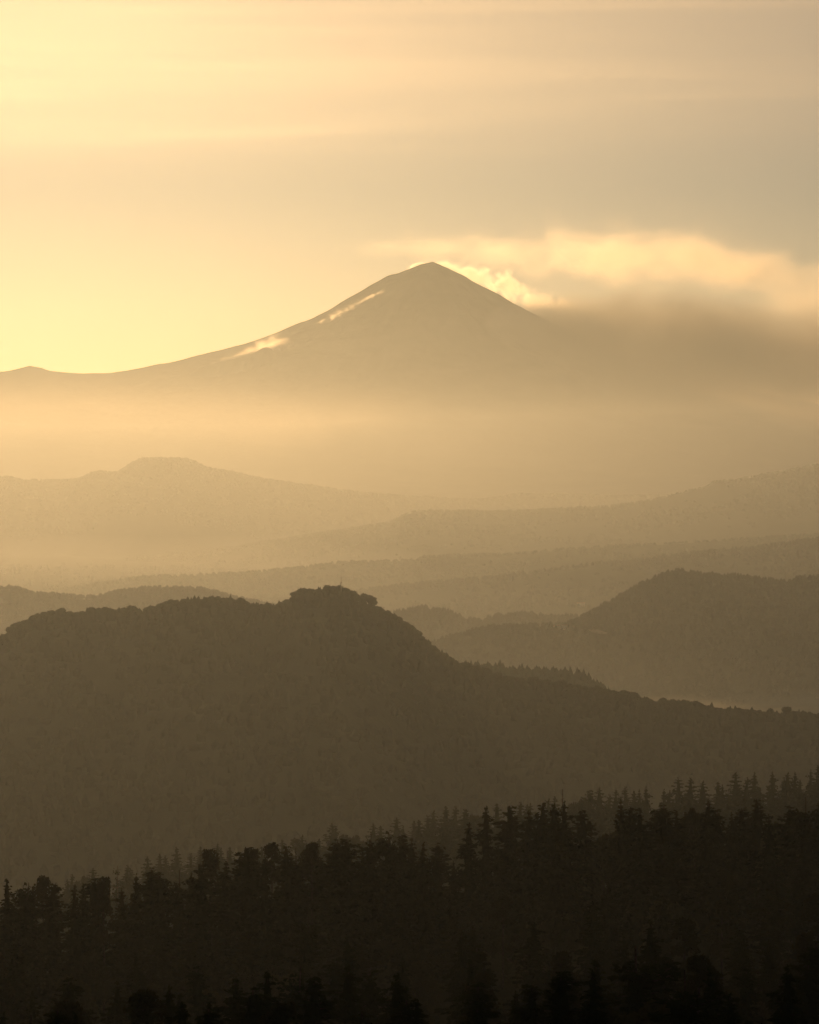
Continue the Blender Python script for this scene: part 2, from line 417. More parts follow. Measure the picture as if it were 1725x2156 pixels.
# thin bright streak lying along the shoulder of the cone
o = cloud('slope_cloud', [(664, 681, VD - 800, 3, 40, .6), (680, 675, VD - 800, 8, 70, 1), (705, 663, VD - 800, 13, 80, 1), (725, 654, VD - 790, 9, 80, .8), (740, 645, VD - 780, 10, 70, 1), (758, 636, VD - 770, 9, 60, .9), (775, 627, VD - 760, 6, 60, .9), (795, 618, VD - 740, 6, 50, 1), (803, 615, VD - 740, 7, 50, 1), (812, 613, VD - 730, 3, 40, .4)],
          .014, 30, 5.0, stretch=1.5, step=.08, seed=1.7, soft=(-.3, .9), samples=20, detail=5)
setp(o, 'thin bright streak of cloud along the shoulder of the volcano', 'cloud')
o = cloud('slope_cloud', [(440, 768, VD - 900, 6, 90, .3), (490, 755, VD - 880, 11, 120, .6), (540, 738, VD - 860, 22, 150, .8), (575, 724, VD - 850, 30, 180, 1), (605, 734, VD - 850, 32, 190, 1), (640, 740, VD - 860, 26, 170, .5), (700, 728, VD - 880, 14, 120, .2)],
          .0075, 85, 3.8, stretch=1.4, step=.10, seed=5.5, soft=(-.1, 1.0))
setp(o, 'soft pale puff of cloud behind the little side cone', 'cloud')
# mist bank pooled round the foot of the cone
o = cloud('foot_mist', [(-700, 850, 17000, 90, 1100, .5), (-100, 865, 17000, 110, 1200, .8), (300, 855, 17000, 120, 1200, 1), (700, 890, 17000, 145, 1300, 1), (1000, 955, 17000, 140, 1200, 1), (1300, 990, 17000, 115, 1100, .75), (1700, 940, 17000, 70, 900, .1), (2100, 940, 17000, 60, 800, .05)],
          .00048, 1100, 1.7, stretch=2.2, soft=(-.6, 1.0), g=.72, step=.3, seed=2.2)
setp(o, 'pale mist bank pooled round the foot of the volcano', 'mist bank')
# fog on the valley floor behind the falling hillside
o = cloud('valley_fog', [(1250, 1486, 3800, 8, 200, .4), (1450, 1484, 3800, 10, 240, .8), (1600, 1482, 3800, 13, 260, 1), (1725, 1478, 3800, 17, 280, 1), (1900, 1480, 3800, 17, 280, 1), (2200, 1488, 3800, 12, 240, .6)],
          .0022, 70, 1.0, stretch=3, step=.15, seed=9.2)
setp(o, 'thin white fog lying on the valley floor below the steep hill', 'fog')
# high thin cirrus
T = NT('cirrus')
tc = T.n('ShaderNodeTexCoord'); mp = T.n('ShaderNodeMapping'); mp.inputs['Scale'].default_value = (1 / 6500, 1 / 1800, 1 / 120); mp.inputs['Rotation'].default_value = (0, math.radians(1.2), 0)
T.l(tc.outputs['Object'], mp.inputs[0])
nz = T.n('ShaderNodeTexNoise'); nz.inputs['Scale'].default_value = 1; nz.inputs['Detail'].default_value = 5; nz.inputs['Distortion'].default_value = .6
T.l(mp.outputs[0], nz.inputs['Vector'])
pv = T.n('ShaderNodeVolumePrincipled'); pv.inputs['Color'].default_value = (1, 1, 1, 1); pv.inputs['Anisotropy'].default_value = .77
sz_ = T.n('ShaderNodeSeparateXYZ'); T.l(tc.outputs['Object'], sz_.inputs[0])
veil = T.math('ADD', T.maprange(nz.outputs[0], .48, .72, 0, 1.6e-4, smooth=True), 1.35e-4)
T.l(T.math('MULTIPLY', veil, T.maprange(sz_.outputs['Z'], -740, 500, 0, 1, smooth=True)), pv.inputs['Density']); T.l(pv.outputs[0], T.out.inputs['Volume'])
T.m.cycles.volume_step_rate = .25
o = link('cirrus', box_mesh('cirrus', (-9000, -700, -750), (9000, 700, 1100)), T.m); o.location = (0, 27500, 3450)
setp(o, 'faint streaks of thin high cirrus cloud across the upper sky', 'cloud')

# ------------------------------------------------------------------ near slope under the camera
NS_D = np.array([-600, -100, 0, 115, 225, 340, 465, 600, 800, 1050, 1200, 1600, 1900.])
NS_Z = np.array([330, 306, 297, 269, 247, 233, 224, 207, 178, 152, 125, -5, -14.])
def near_h(x, y):
    x = np.asarray(x, float); y = np.asarray(y, float)
    tilt = np.interp(y, [0, 225, 465, 1050, 1300], [.04, .08, .10, .125, .10])
    return np.interp(y, NS_D, NS_Z) + tilt * np.clip(x, -500, 500) + 1.6 * fbm(x / 45., y / 45., 3) * np.clip(np.abs(y) / 60, 0, 1) * (1 if True else 0)
xs = np.linspace(-620, 620, 150); ys = np.linspace(-550, 1850, 220)
X, Y = np.meshgrid(xs, ys)
o = link('near_slope', mesh_np('near_slope', np.stack([X, Y, np.maximum(near_h(X, Y), -13.)], -1).reshape(-1, 3), grid_faces(220, 150)), M_FOREST)
setp(o, kind='structure', label='dark forested slope falling away below the viewpoint')

# ------------------------------------------------------------------ trees
def leaf_mat(name, c1, c2, tr):
    T = NT(name)
    oi = T.n('ShaderNodeObjectInfo'); geo = T.n('ShaderNodeNewGeometry')
    nz = T.n('ShaderNodeTexNoise'); nz.inputs['Scale'].default_value = .35; nz.inputs['Detail'].default_value = 3
    T.l(geo.outputs['Position'], nz.inputs['Vector'])
    f = T.math('ADD', T.math('MULTIPLY', oi.outputs['Random'], .5), T.math('MULTIPLY', nz.outputs[0], .5))
    mx = T.n('ShaderNodeMix', data_type='RGBA'); T.l(f, mx.inputs['Factor'])
    mx.inputs['A'].default_value = (*c1, 1); mx.inputs['B'].default_value = (*c2, 1)
    d = T.n('ShaderNodeBsdfDiffuse'); T.l(mx.outputs['Result'], d.inputs['Color'])
    t = T.n('ShaderNodeBsdfTranslucent'); T.l(mx.outputs['Result'], t.inputs['Color'])
    m = T.n('ShaderNodeMixShader'); m.inputs[0].default_value = tr
    T.l(d.outputs[0], m.inputs[1]); T.l(t.outputs[0], m.inputs[2]); T.l(m.outputs[0], T.out.inputs['Surface'])
    return T.m
M_FIR = leaf_mat('fir_needles', (.014, .018, .007), (.030, .030, .010), .15)
M_PINE = leaf_mat('pine_needles', (.018, .020, .008), (.036, .032, .012), .15)
M_LEAF = leaf_mat('broad_leaves', (.022, .024, .009), (.046, .040, .014), .2)
M_HILL = leaf_mat('hill_leaves', (.013, .015, .007), (.023, .021, .009), .1)
M_BARK = surf('bark', (.020, .016, .011), (.045, .034, .024), 3.0)
M_DEAD = surf('dead_wood', (.05, .042, .034), (.09, .075, .06), 3.0)

class Leaves:
    """collects many small leaf or needle-spray quads"""
    def __init__(self, seed): self.r = np.random.RandomState(seed); self.V = []; self.n = 0
    def sprays(self, C, D, L, W, tilt=.35):
        """C centres (n,3), D directions (n,3), L lengths, W widths"""
        r = self.r; n = len(C)
        D = D / (np.linalg.norm(D, axis=1, keepdims=True) + 1e-9)
        up = np.array([0, 0, 1.]) + r.normal(0, tilt, (n, 3))
        S = np.cross(D, up); S /= (np.linalg.norm(S, axis=1, keepdims=True) + 1e-9)
        L = np.broadcast_to(L, n)[:, None] * r.uniform(.7, 1.3, (n, 1)); W = np.broadcast_to(W, n)[:, None] * r.uniform(.7, 1.3, (n, 1))
        a = C - D * L * .5; b = C + S * W * .5 + D * L * .05; c = C + D * L * .5; d = C - S * W * .5 + D * L * .05
        self.V.append(np.stack([a, b, c, d], 1).reshape(-1, 3)); self.n += n
    def mesh(self, name):
        V = np.concatenate(self.V)
        return mesh_np(name, V, np.arange(len(V)).reshape(-1, 4), smooth=False)

def tube(path, rad, sides=6):
    P = np.asarray(path, float); n = len(P)
    th = np.linspace(0, 2 * math.pi, sides, endpoint=False)
    out = []
    for i in range(n):
        d = P[min(i + 1, n - 1)] - P[max(i - 1, 0)]; d /= np.linalg.norm(d) + 1e-9
        a = np.cross(d, [0.3, 1, 0.1]); a /= np.linalg.norm(a) + 1e-9; b = np.cross(d, a)
        out.append(P[i] + rad[i] * (np.cos(th)[:, None] * a + np.sin(th)[:, None] * b))
    return np.concatenate(out), grid_faces(n, sides, True)
def tubes_mesh(name, L):
    Vs, Fs, k = [], [], 0
    for V, Fa in L:
        Vs.append(V); Fs.append(Fa + k); k += len(V)
    return mesh_np(name, np.concatenate(Vs), np.concatenate(Fs))

def trunk_path(r, H, lean=.02, n=9):
    t = np.linspace(0, 1, n)
    w = np.cumsum(r.normal(0, lean * H / n, (n, 2)), 0); w -= w[0]
    return np.stack([w[:, 0], w[:, 1], t * H - .03 * H * (t == 0)], -1)

def conifer(seed, H=25., shape='fir', det=1.0, spray=.85):
    """returns (trunk mesh, crown mesh), unit: metres, base at origin"""
    r = np.random.RandomState(seed); lv = Leaves(seed + 1000)
    P = trunk_path(r, H * .98, .02)
    at_ = lambda z: np.array([np.interp(z, P[:, 2], P[:, k]) for k in (0, 1)])
    R = {'fir': .185, 'column': .118, 'broken': .16, 'spire': .19}[shape] * H * r.uniform(.9, 1.12)
    z0 = {'fir': .12, 'column': .10, 'broken': .16, 'spire': .08}[shape] * H
    cut = r.uniform(.86, .92) if shape == 'broken' else .99
    limbs = [tube(P, np.interp(np.linspace(0, 1, len(P)), [0, .1, 1], [.017 * H, .013 * H, .0022 * H]))]
    ph = r.uniform(0, 99)
    def prof_of(t):
        u = max(0, 1 - t)
        if shape == 'fir': return u ** .68
        if shape == 'spire': return u ** .74
        if shape == 'column': return min(1, 1.75 * u ** .55) * (.9 + .1 * math.sin(t * 15 + ph))
        return min(1, .30 + 1.0 * u ** .8)
    z = z0; step = .026 * H / det ** .5
    while z < H * cut:
        t = (z - z0) / (H - z0); prof = prof_of(t)
        n = max(4, int(round(r.normal(7, 1) * (.7 + .3 * prof))))
        a0 = r.uniform(0, 7)
        for k in range(n):
            az = a0 + k * 2 * math.pi / n + r.normal(0, .25)
            lump = .86 + .62 * float(fbm(np.array(az * .9 + ph), np.array(z / (.085 * H) + ph), 2))
            if shape == 'spire': lump = .95 + .35 * (lump - .86)
            if r.rand() < (.10 if shape in ('fir', 'spire') else .18): continue
            ln = R * prof * lump * r.uniform(.8, 1.18)
            if r.rand() < .05: ln *= 1.25
            ln = max(ln, .10)
            droop = {'fir': -.22, 'spire': -.15, 'column': -.05, 'broken': .02}[shape] + r.normal(0, .1) + .5 * max(0, t - .75)
            d = np.array([math.cos(az), math.sin(az), droop]); d /= np.linalg.norm(d)
            sd = np.cross(d, [0, 0, 1]); sd /= np.linalg.norm(sd)
            o = np.array([*at_(z), z + r.normal(0, .12)])
            sp_ = min(spray, .30 + .38 * ln)
            m = max(2, int(ln / (.36 * sp_ / .85) * det ** .5))
            for rep in range(3):
                s = r.uniform(.2, 1.02, m)
                C = o + d * (s * ln)[:, None]; C[:, 2] += .12 * ln * s ** 2 - (.10 if rep else 0) * sp_
                C += sd * r.normal(0, .16, (m, 1)) * ln * (1.1 - s)[:, None] + r.normal(0, .10, (m, 3)) * sp_ * 1.5
                dd = d + r.normal(0, .35, (m, 3)) + sd * r.choice([-.6, .6], (m, 1)) + np.array([0, 0, -.25])
                lv.sprays(C, dd, sp_, sp_ * .5, .9)
            if ln > 1.4:
                limbs.append(tube([o, o + d * ln * .5, o + d * ln * .95 + np.array([0, 0, .1 * ln])], [.012 * ln + .03, .008 * ln + .02, .01], 4))
        z += step * r.uniform(.75, 1.3)
    # opaque core added well inside the sprays to block light
    nz_, na_ = 24, 9; zz = np.linspace(z0 + .01 * H, H * cut * .97, nz_); aa = np.linspace(0, 2 * math.pi, na_, endpoint=False); ring = []
    for q in zz:
        t = (q - z0) / (H - z0)
        lum = .8 + .6 * fbm(aa * .9 + ph, np.full(na_, q / (.085 * H) + ph), 2)
        rad_ = np.clip(R * prof_of(t) * lum * .40, .04, 9) * r.uniform(.7, 1.15, na_)
        c_ = at_(q)
        ring.append(np.stack([c_[0] + rad_ * np.cos(aa), c_[1] + rad_ * np.sin(aa), q - .12 * rad_ + r.normal(0, .15, na_)], -1))
    ring = np.concatenate(ring); gf = grid_faces(nz_, na_, True)
    lv.V.append(ring[gf].reshape(-1, 3)); lv.n += len(gf)
    if shape == 'broken':
        for q in range(r.randint(2, 4)):      # live arms round the broken top
            az = r.uniform(0, 6.28); ln = R * r.uniform(.5, .85); o = np.array([*at_(H * cut), H * cut * r.uniform(.93, .98)])
            tip = o + np.array([math.cos(az) * ln, math.sin(az) * ln, r.uniform(.02, .07) * H])
            limbs.append(tube([o, (o + tip) / 2 - [0, 0, .2], tip], [.1, .07, .03], 4))
            m = 46; f = r.uniform(.35, 1.05, (m, 1))
            lv.sprays(o + (tip - o) * f + r.normal(0, .42, (m, 3)), r.normal(0, 1, (m, 3)), .7, .4, 1.0)
    elif shape != 'column':
        m = 16
        C = np.array([*at_(H * .99), H * .965]) + np.stack([r.normal(0, .07, m), r.normal(0, .07, m), np.linspace(-.03, .035, m) * H], -1)
        lv.sprays(C, np.array([[0, 0, 1.]]) + r.normal(0, .4, (m, 3)), .5, .22, .9)
    return tubes_mesh('trunk', limbs), lv.mesh('crown')

def clump(lv, r, c, br, leaf, k=1.0):
    """ball of leaves or needles"""
    n = int(26 * k * (br / leaf) ** 2)
    D = r.normal(0, 1, (n, 3)); D /= np.linalg.norm(D, axis=1, keepdims=True)
    D[:, 2] = np.where(D[:, 2] < -.55, -D[:, 2], D[:, 2])
    lv.sprays(c + D * br * (r.rand(n, 1) ** .4) * [1.1, 1.1, .8], r.normal(0, 1, (n, 3)), leaf, leaf * .7, 1.0)

def pine(seed, H=25.):
    """bare stem under a rounded, clumpy head"""
    r = np.random.RandomState(seed); lv = Leaves(seed + 700)
    P = trunk_path(r, H * .93, .03)
    limbs = [tube(P, np.linspace(.014, .004, len(P)) * H)]
    z = H * r.uniform(.42, .55); k = 0
    while z < H * .95:
        t = (z / H - .45) / .5
        sp = H * (.115 * math.sin(math.pi * min(1, max(.12, .2 + .75 * t))) + .01)
        az = k * 2.4 + r.normal(0, .5); k += 1
        o = np.array([np.interp(z, P[:, 2], P[:, 0]), np.interp(z, P[:, 2], P[:, 1]), z - .03 * H])
        c = o + np.array([math.cos(az) * sp * r.uniform(.5, 1.1), math.sin(az) * sp * r.uniform(.5, 1.1), .035 * H])
        if r.rand() > .16 or t > .6:
            limbs.append(tube([o, (o + c) / 2 - [0, 0, .1], c], [.1, .07, .03], 4))
            clump(lv, r, c, H * r.uniform(.048, .075), .6)
        z += H * .028 * r.uniform(.6, 1.5)
    clump(lv, r, np.array([P[-1, 0], P[-1, 1], H * .94]), H * .06, .6)
    return tubes_mesh('trunk', limbs), lv.mesh('crown')

def dome_tree(seed, H=16., W=.40, det=1.0, leaf=.75):
    """broad crowned tree: limbs carrying clumps of leaves"""
    r = np.random.RandomState(seed); lv = Leaves(seed + 500)
    limbs = [tube(trunk_path(r, H * .6, .03, 5), np.array([.028, .022, .018, .014, .010]) * H)]
    for k in range(30):
        u = (k + .5) / 30; az = k * 2.399 + r.normal(0, .3); el = math.asin(min(.98, -.12 + 1.1 * u))
        rad = W * H * r.uniform(.66, .92)
        c = np.array([math.cos(az) * math.cos(el) * rad, math.sin(az) * math.cos(el) * rad, H * .44 + math.sin(el) * H * .44 * r.uniform(.88, 1.05)])
        if k % 2: limbs.append(tube([[0, 0, H * .3], c * [.5, .5, .5] + [0, 0, H * .2], c], [.011 * H, .007 * H, .003 * H], 4))
        clump(lv, r, c, H * r.uniform(.085, .15), leaf, 1.15)
    clump(lv, r, np.array([0, 0, H * .55]), H * .27, 1.3, .8)
    return tubes_mesh('trunk', limbs), lv.mesh('crown')

def snag(seed, H=24., needles=0.0):
    """dead or dying spindly conifer: thin stem, short bare branches"""
    r = np.random.RandomState(seed); lv = Leaves(seed)
    P = trunk_path(r, H, .015)
    trunk = [tube(P, np.linspace(.011, .0025, len(P)) * H)]
    br = []
    for k in range(38):
        t = .35 + .62 * r.rand(); z = t * H; az = r.uniform(0, 6.28); ln = H * .11 * (1.15 - t) * r.uniform(.5, 1.4) + .3
        o = np.array([np.interp(z, P[:, 2], P[:, 0]), np.interp(z, P[:, 2], P[:, 1]), z])
        d = np.array([math.cos(az), math.sin(az), r.normal(.1, .25)])
        br.append(tube([o, o + d * ln * .6, o + d * ln + [0, 0, .1 * ln]], [.06, .045, .02], 4))
        if r.rand() < needles:
            m = 7
            lv.sprays(o + d * ln * r.uniform(.5, 1.05, (m, 1)) + r.normal(0, .25, (m, 3)), d + r.normal(0, .8, (m, 3)), .6, .3)
    return tubes_mesh('trunk', trunk), tubes_mesh('branch', br), (lv.mesh('crown') if lv.n else None)

class Kind:
    def __init__(self, name, meshes, H, cmat, tmat=M_BARK):
        self.name, self.meshes, self.H = name, meshes, H
        for tr, cr in meshes: tr.materials.append(tmat); cr.materials.append(cmat)
def plant(kind, i, x, y, z, h, rz, wide, label, cat, group):
    tr, cr = kind.meshes[i % len(kind.meshes)]
    e = bpy.data.objects.new(kind.name, None); col.objects.link(e)
    e.empty_display_size = 2
    e.location = (x, y, z - .15); e.rotation_euler = (0, 0, rz)
    s = h / kind.H; e.scale = (s * wide, s * wide, s)
    setp(e, label, cat, group)
    link('trunk', tr, None, e); link('crown', cr, None, e)
    return e

K = {
    'fir': Kind('fir_tree', [conifer(11 + k, 25, 'fir') for k in range(5)], 25., M_FIR),
    'column': Kind('fir_tree', [conifer(31 + k, 25, 'column') for k in range(5)], 25., M_FIR),
    'broken': Kind('fir_tree', [conifer(51 + k, 25, 'broken') for k in range(4)], 25., M_FIR),
    'pine': Kind('pine_tree', [pine(71 + k, 25) for k in range(4)], 25., M_PINE),
    'dome': Kind('broadleaf_tree', [dome_tree(91 + k, 16) for k in range(4)], 16., M_LEAF),
    'spire': Kind('fir_tree', [conifer(111 + k, 24, 'spire', .7, 1.0) for k in range(5)], 24., M_FIR),
}
LOOK = {
    'fir': 'tapering fir with drooping layered branches', 'column': 'tall columnar fir with a blunt lumpy top', 'broken': 'ragged fir with uneven arms and broken top',
    'pine': 'bare-stemmed pine with a rounded needle clump', 'dome': 'broad round-crowned leafy tree', 'spire': 'slender pointed fir', }
CAT = {'fir': 'fir tree', 'column': 'fir tree', 'broken': 'fir tree', 'pine': 'pine tree', 'dome': 'tree', 'spire': 'fir tree'}
rr = random.Random(4)
def by_top(kind, px, py, D, where, group, wide=1.0, i=None, label=None):
    x, y, ztop = at(px, py, D)
    z = float(near_h(x, y)); h = max(9.0, ztop - z)
    return plant(K[kind], rr.randrange(5) if i is None else i, x, y, z, h, rr.uniform(0, 6.28), wide, label or (LOOK[kind] + ' ' + where), CAT[kind], group + ', ' + kind)

FRONT = [('fir', 12, 1850), ('broken', 61, 1850), ('broken', 50, 1856), ('pine', 91, 1840), ('column', 113, 1857), ('fir', 155, 1862), ('fir', 175, 1859), ('column', 199, 1845), ('pine', 220, 1840), ('fir', 255, 1868), ('fir', 289, 1838), ('column', 317, 1821),
    ('column', 337, 1833), ('broken', 377, 1824), ('fir', 402, 1836), ('column', 424, 1810), ('pine', 441, 1782), ('fir', 476, 1812), ('fir', 497, 1822), ('column', 521, 1775), ('pine', 532, 1783), ('pine', 571, 1771), ('fir', 555, 1806),
    ('column', 603, 1772), ('broken', 625, 1777), ('pine', 657, 1769), ('column', 672, 1800), ('column', 709, 1760), ('column', 730, 1756), ('broken', 779, 1743), ('fir', 762, 1785), ('broken', 820, 1741), ('column', 845, 1754), ('fir', 866, 1764), ('fir', 893, 1772),
    ('column', 921, 1769), ('fir', 955, 1812), ('fir', 984, 1732), ('fir', 1021, 1697), ('column', 1076, 1688), ('fir', 1050, 1775), ('fir', 1112, 1705), ('column', 1143, 1683), ('fir', 1165, 1691), ('fir', 1191, 1686), ('column', 1226, 1701), ('dome', 1285, 1736),
    ('fir', 1308, 1681), ('column', 1326, 1691), ('fir', 1345, 1701), ('column', 1381, 1702), ('column', 1400, 1688), ('fir', 1424, 1708), ('dome', 1465, 1682), ('fir', 1497, 1685), ('column', 1514, 1700), ('fir', 1541, 1708), ('column', 1567, 1693), ('column', 1594, 1675),
    ('fir', 1620, 1712), ('dome', 1645, 1712), ('column', 1664, 1692), ('broken', 1697, 1670), ('fir', 1722, 1690), ('column', 1760, 1670), ('fir', 1800, 1680), ('fir', 1850, 1660), ('column', -25, 1858), ('fir', -60, 1862), ('column', -110, 1872)]
BACK = [('spire', 141, 1851), ('spire', 150, 1840), ('dome', 178, 1833), ('spire', 197, 1827), ('dome', 208, 1839), ('spire', 266, 1821), ('spire', 275, 1828), ('spire', 311, 1803), ('spire', 339, 1798), ('spire', 351, 1801), ('spire', 372, 1783), ('spire', 404, 1796), ('spire', 421, 1782),
    ('spire', 458, 1776), ('spire', 467, 1784), ('spire', 484, 1783), ('spire', 544, 1786), ('spire', 552, 1782), ('spire', 593, 1768), ('pine', 626, 1764), ('spire', 638, 1758), ('spire', 673, 1766), ('spire', 699, 1733), ('spire', 706, 1743), ('dome', 727, 1745), ('dome', 734, 1746), ('dome', 756, 1750),
    ('spire', 785, 1733), ('spire', 801, 1737), ('spire', 834, 1720), ('fir', 849, 1737), ('spire', 870, 1728), ('spire', 882, 1725), ('spire', 898, 1716), ('spire', 915, 1706), ('spire', 940, 1697), ('spire', 956, 1697), ('spire', 976, 1703), ('spire', 983, 1704), ('dome', 1006, 1701), ('spire', 1047, 1691),
    ('spire', 1093, 1688), ('spire', 1110, 1694), ('spire', 1117, 1691), ('spire', 1157, 1681), ('spire', 1168, 1676), ('dome', 1220, 1668), ('column', 1241, 1661), ('spire', 1264, 1657), ('spire', 1281, 1672), ('spire', 1297, 1663), ('spire', 1320, 1656), ('spire', 1333, 1665), ('fir', 1347, 1661), ('fir', 1362, 1656),
    ('fir', 1400, 1661), ('spire', 1408, 1663), ('spire', 1429, 1636), ('spire', 1454, 1637), ('spire', 1482, 1644), ('spire', 1513, 1646), ('fir', 1521, 1651), ('spire', 1550, 1626), ('spire', 1571, 1636), ('fir', 1588, 1626), ('fir', 1628, 1625), ('spire', 1649, 1638), ('spire', 1661, 1626), ('fir', 1674, 1625), ('spire', 1687, 1642),
    ('fir', 1708, 1619), ('spire', 1723, 1611), ('spire', 1760, 1610), ('fir', 1790, 1606), ('spire', 1830, 1600), ('spire', 120, 1858), ('spire', 90, 1862), ('spire', 40, 1872), ('spire', -20, 1880)]
ORD = ['', 'first', 'second', 'third', 'fourth', 'fifth', 'sixth', 'seventh', 'eighth', 'ninth', 'tenth', 'eleventh', 'twelfth', 'thirteenth', 'fourteenth', 'fifteenth', 'sixteenth', 'seventeenth', 'eighteenth', 'nineteenth', 'twentieth', 'twenty-first', 'twenty-second', 'twenty-third', 'twenty-fourth', 'twenty-fifth', 'twenty-sixth', 'twenty-seventh', 'twenty-eighth', 'twenty-ninth', 'thirtieth']
MARKS = [(248, 'sparse pine'), (478, 'bare pole trunk'), (1187, 'tall dead fir')]
SHORT = {'fir': 'layered fir', 'column': 'columnar blunt-topped fir', 'broken': 'ragged broken-topped fir', 'pine': 'round-headed pine', 'dome': 'round leafy tree'}
FRONT.sort(key=lambda q: q[1]); fpx = [q[1] for q in FRONT]
def edge_label(k, px):
    # numbered along the forest edge, uphill or downhill of the nearest bare tree
    mx, name = min(MARKS, key=lambda m: abs(m[0] - px))
    n_ = sum(1 for q in fpx if min(mx, px) < q < max(mx, px)) + 1
    return '%s on the forest edge, %s tree %s from the %s' % (SHORT[k], ORD[min(n_, 30)], 'uphill' if px > mx else 'downhill', name)
occupied = []
for k, px, py in FRONT:
    D = rr.uniform(440, 495)
    wide = {'fir': 1.12, 'column': 1.3, 'broken': 1.0, 'pine': .72, 'dome': .42}[k] * rr.uniform(.85, 1.15) * (1.7 if k == 'dome' and px == 1285 else 1)
    by_top(k, px, py, D, 'on the near forest edge', 'trees on the near forest edge', wide, label=edge_label(k, px))
    occupied.append((wx(px, D), D))
BACK.sort(key=lambda q: q[1]); bpx = [q[1] for q in BACK]
BACK_LOOK = {'dome': 'hazy round-crowned leafy tree', 'spire': 'hazy pointed fir', 'fir': 'hazy full-branched fir', 'pine': 'hazy clump-topped pine', 'column': 'hazy blunt-topped fir'}
def rise_label(k, px):
    mx, name = min(MARKS, key=lambda m: abs(m[0] - px))
    n_ = sum(1 for q in bpx if min(mx, px) < q < max(mx, px)) + 1
    return '%s on the rise behind, %s %s from the %s' % (BACK_LOOK[k], ORD[min(n_, 30)], 'uphill' if px > mx else 'downhill', name)
for k, px, py in BACK:
    D = rr.uniform(1010, 1090)
    wide = {'fir': 1.1, 'column': 1.2, 'spire': 1.55, 'pine': .8, 'dome': .45}[k] * rr.uniform(.85, 1.15)
    by_top(k, px, py, D, '', 'trees on the second rise', wide, label=rise_label(k, px))
# trees that fill the second rise and the dip before it
prof_b = np.array(sorted((px, py) for _, px, py in BACK)); prof_f = np.array(sorted((px, py) for _, px, py in FRONT))
def lower_env(prof, px, w=35):
    m = np.abs(prof[:, 0] - px) < w
    return prof[m, 1].max() if m.any() else float(np.interp(px, prof[:, 0], prof[:, 1]))
n = 0
for row, D0 in enumerate((985, 1115, 900, 560)):
    px = -130 + 23 * (row % 2)
    while px < 1880:
        D = D0 + rr.uniform(-18, 18)
        py = lower_env(prof_b if row < 3 else prof_f, px) + rr.uniform(8, 40) + (0 if row < 2 else 25 if row < 3 else 105)
        kind = rr.choices(['spire', 'fir', 'column', 'dome', 'pine'], [4, 2, 1, 1.6, 1.2])[0]
        if row == 1: py += 8
        x, y, zt = at(px, py, D); h = zt - float(near_h(x, y))
        if h < 9: py -= (9 - h) / D * F_PX
        by_top(kind, px, py, D, 'in the dip behind the forest edge' if row > 1 else 'deep in the second rise', 'trees filling the second rise' if row < 2 else 'trees in the dip', {'dome': .45, 'pine': .8}.get(kind, 1.25) * rr.uniform(.9, 1.2))
        n += 1; px += rr.uniform(38, 66)
# dark canopy between the viewpoint and the near forest edge
for row, D0 in enumerate([418 * .925 ** q for q in range(14)]):
    px = -160 + 40 * (row % 2)
    while px < 1900:
        D = D0 * rr.uniform(.965, 1.035)
        x = wx(px, D); z = float(near_h(x, D))
        kind = rr.choices(['fir', 'column', 'broken', 'dome', 'pine'], [3, 2, .6, 2.2, 1.2])[0]
        h = rr.uniform(13, 18) * (.72 if kind == 'dome' else 1)
        top = 1078 - F_PX * math.tan(math.atan((z + h - CAM_Z) / D) - PITCH)
        # crowns step down evenly towards the viewpoint
        f = math.log(440 / D) / math.log(440 / 68)
        lim = (lower_env(prof_f, px) + 85) * (1 - f) + 2250 * f + rr.uniform(-12, 40)
        h = min(h, h - (lim - top) * D / F_PX) if top < lim else h
        if h > 4:
            plant(K[kind], rr.randrange(5), x, D, z, h, rr.uniform(0, 6.28), {'dome': .6, 'pine': .85}.get(kind, 1.25) * rr.uniform(.9, 1.2), LOOK[kind] + ' in the dark canopy', CAT[kind], 'trees of the dark canopy, ' + kind); n += 1
        px += rr.uniform(6.2, 9.5) * (.55 + .45 * min(1, D / 250)) / D * F_PX
# spindly and dead trees
def place_snag(px, py, D, seed, needles, label):
    x, y, zt = at(px, py, D); z = float(near_h(x, y)); h = zt - z
    tr, br, cr = snag(seed, h, needles)
    e = bpy.data.objects.new('bare_tree', None); col.objects.link(e); e.location = (x, y, z - .1)
    setp(e, label, 'bare tree')
    link('trunk', tr, M_DEAD, e); link('branch', br, M_DEAD, e)
    if cr: link('crown', cr, M_PINE, e)
place_snag(248, 1822, 640, 5, .75, 'thin sparse pine with a see-through crown above the forest edge')
place_snag(478, 1790, 480, 6, 0.0, 'bare pole trunk of a dead tree poking up among the firs')
place_snag(1187, 1661, 640, 8, .12, 'tall dead fir with short bare branches above its neighbours')
print('near trees', n)

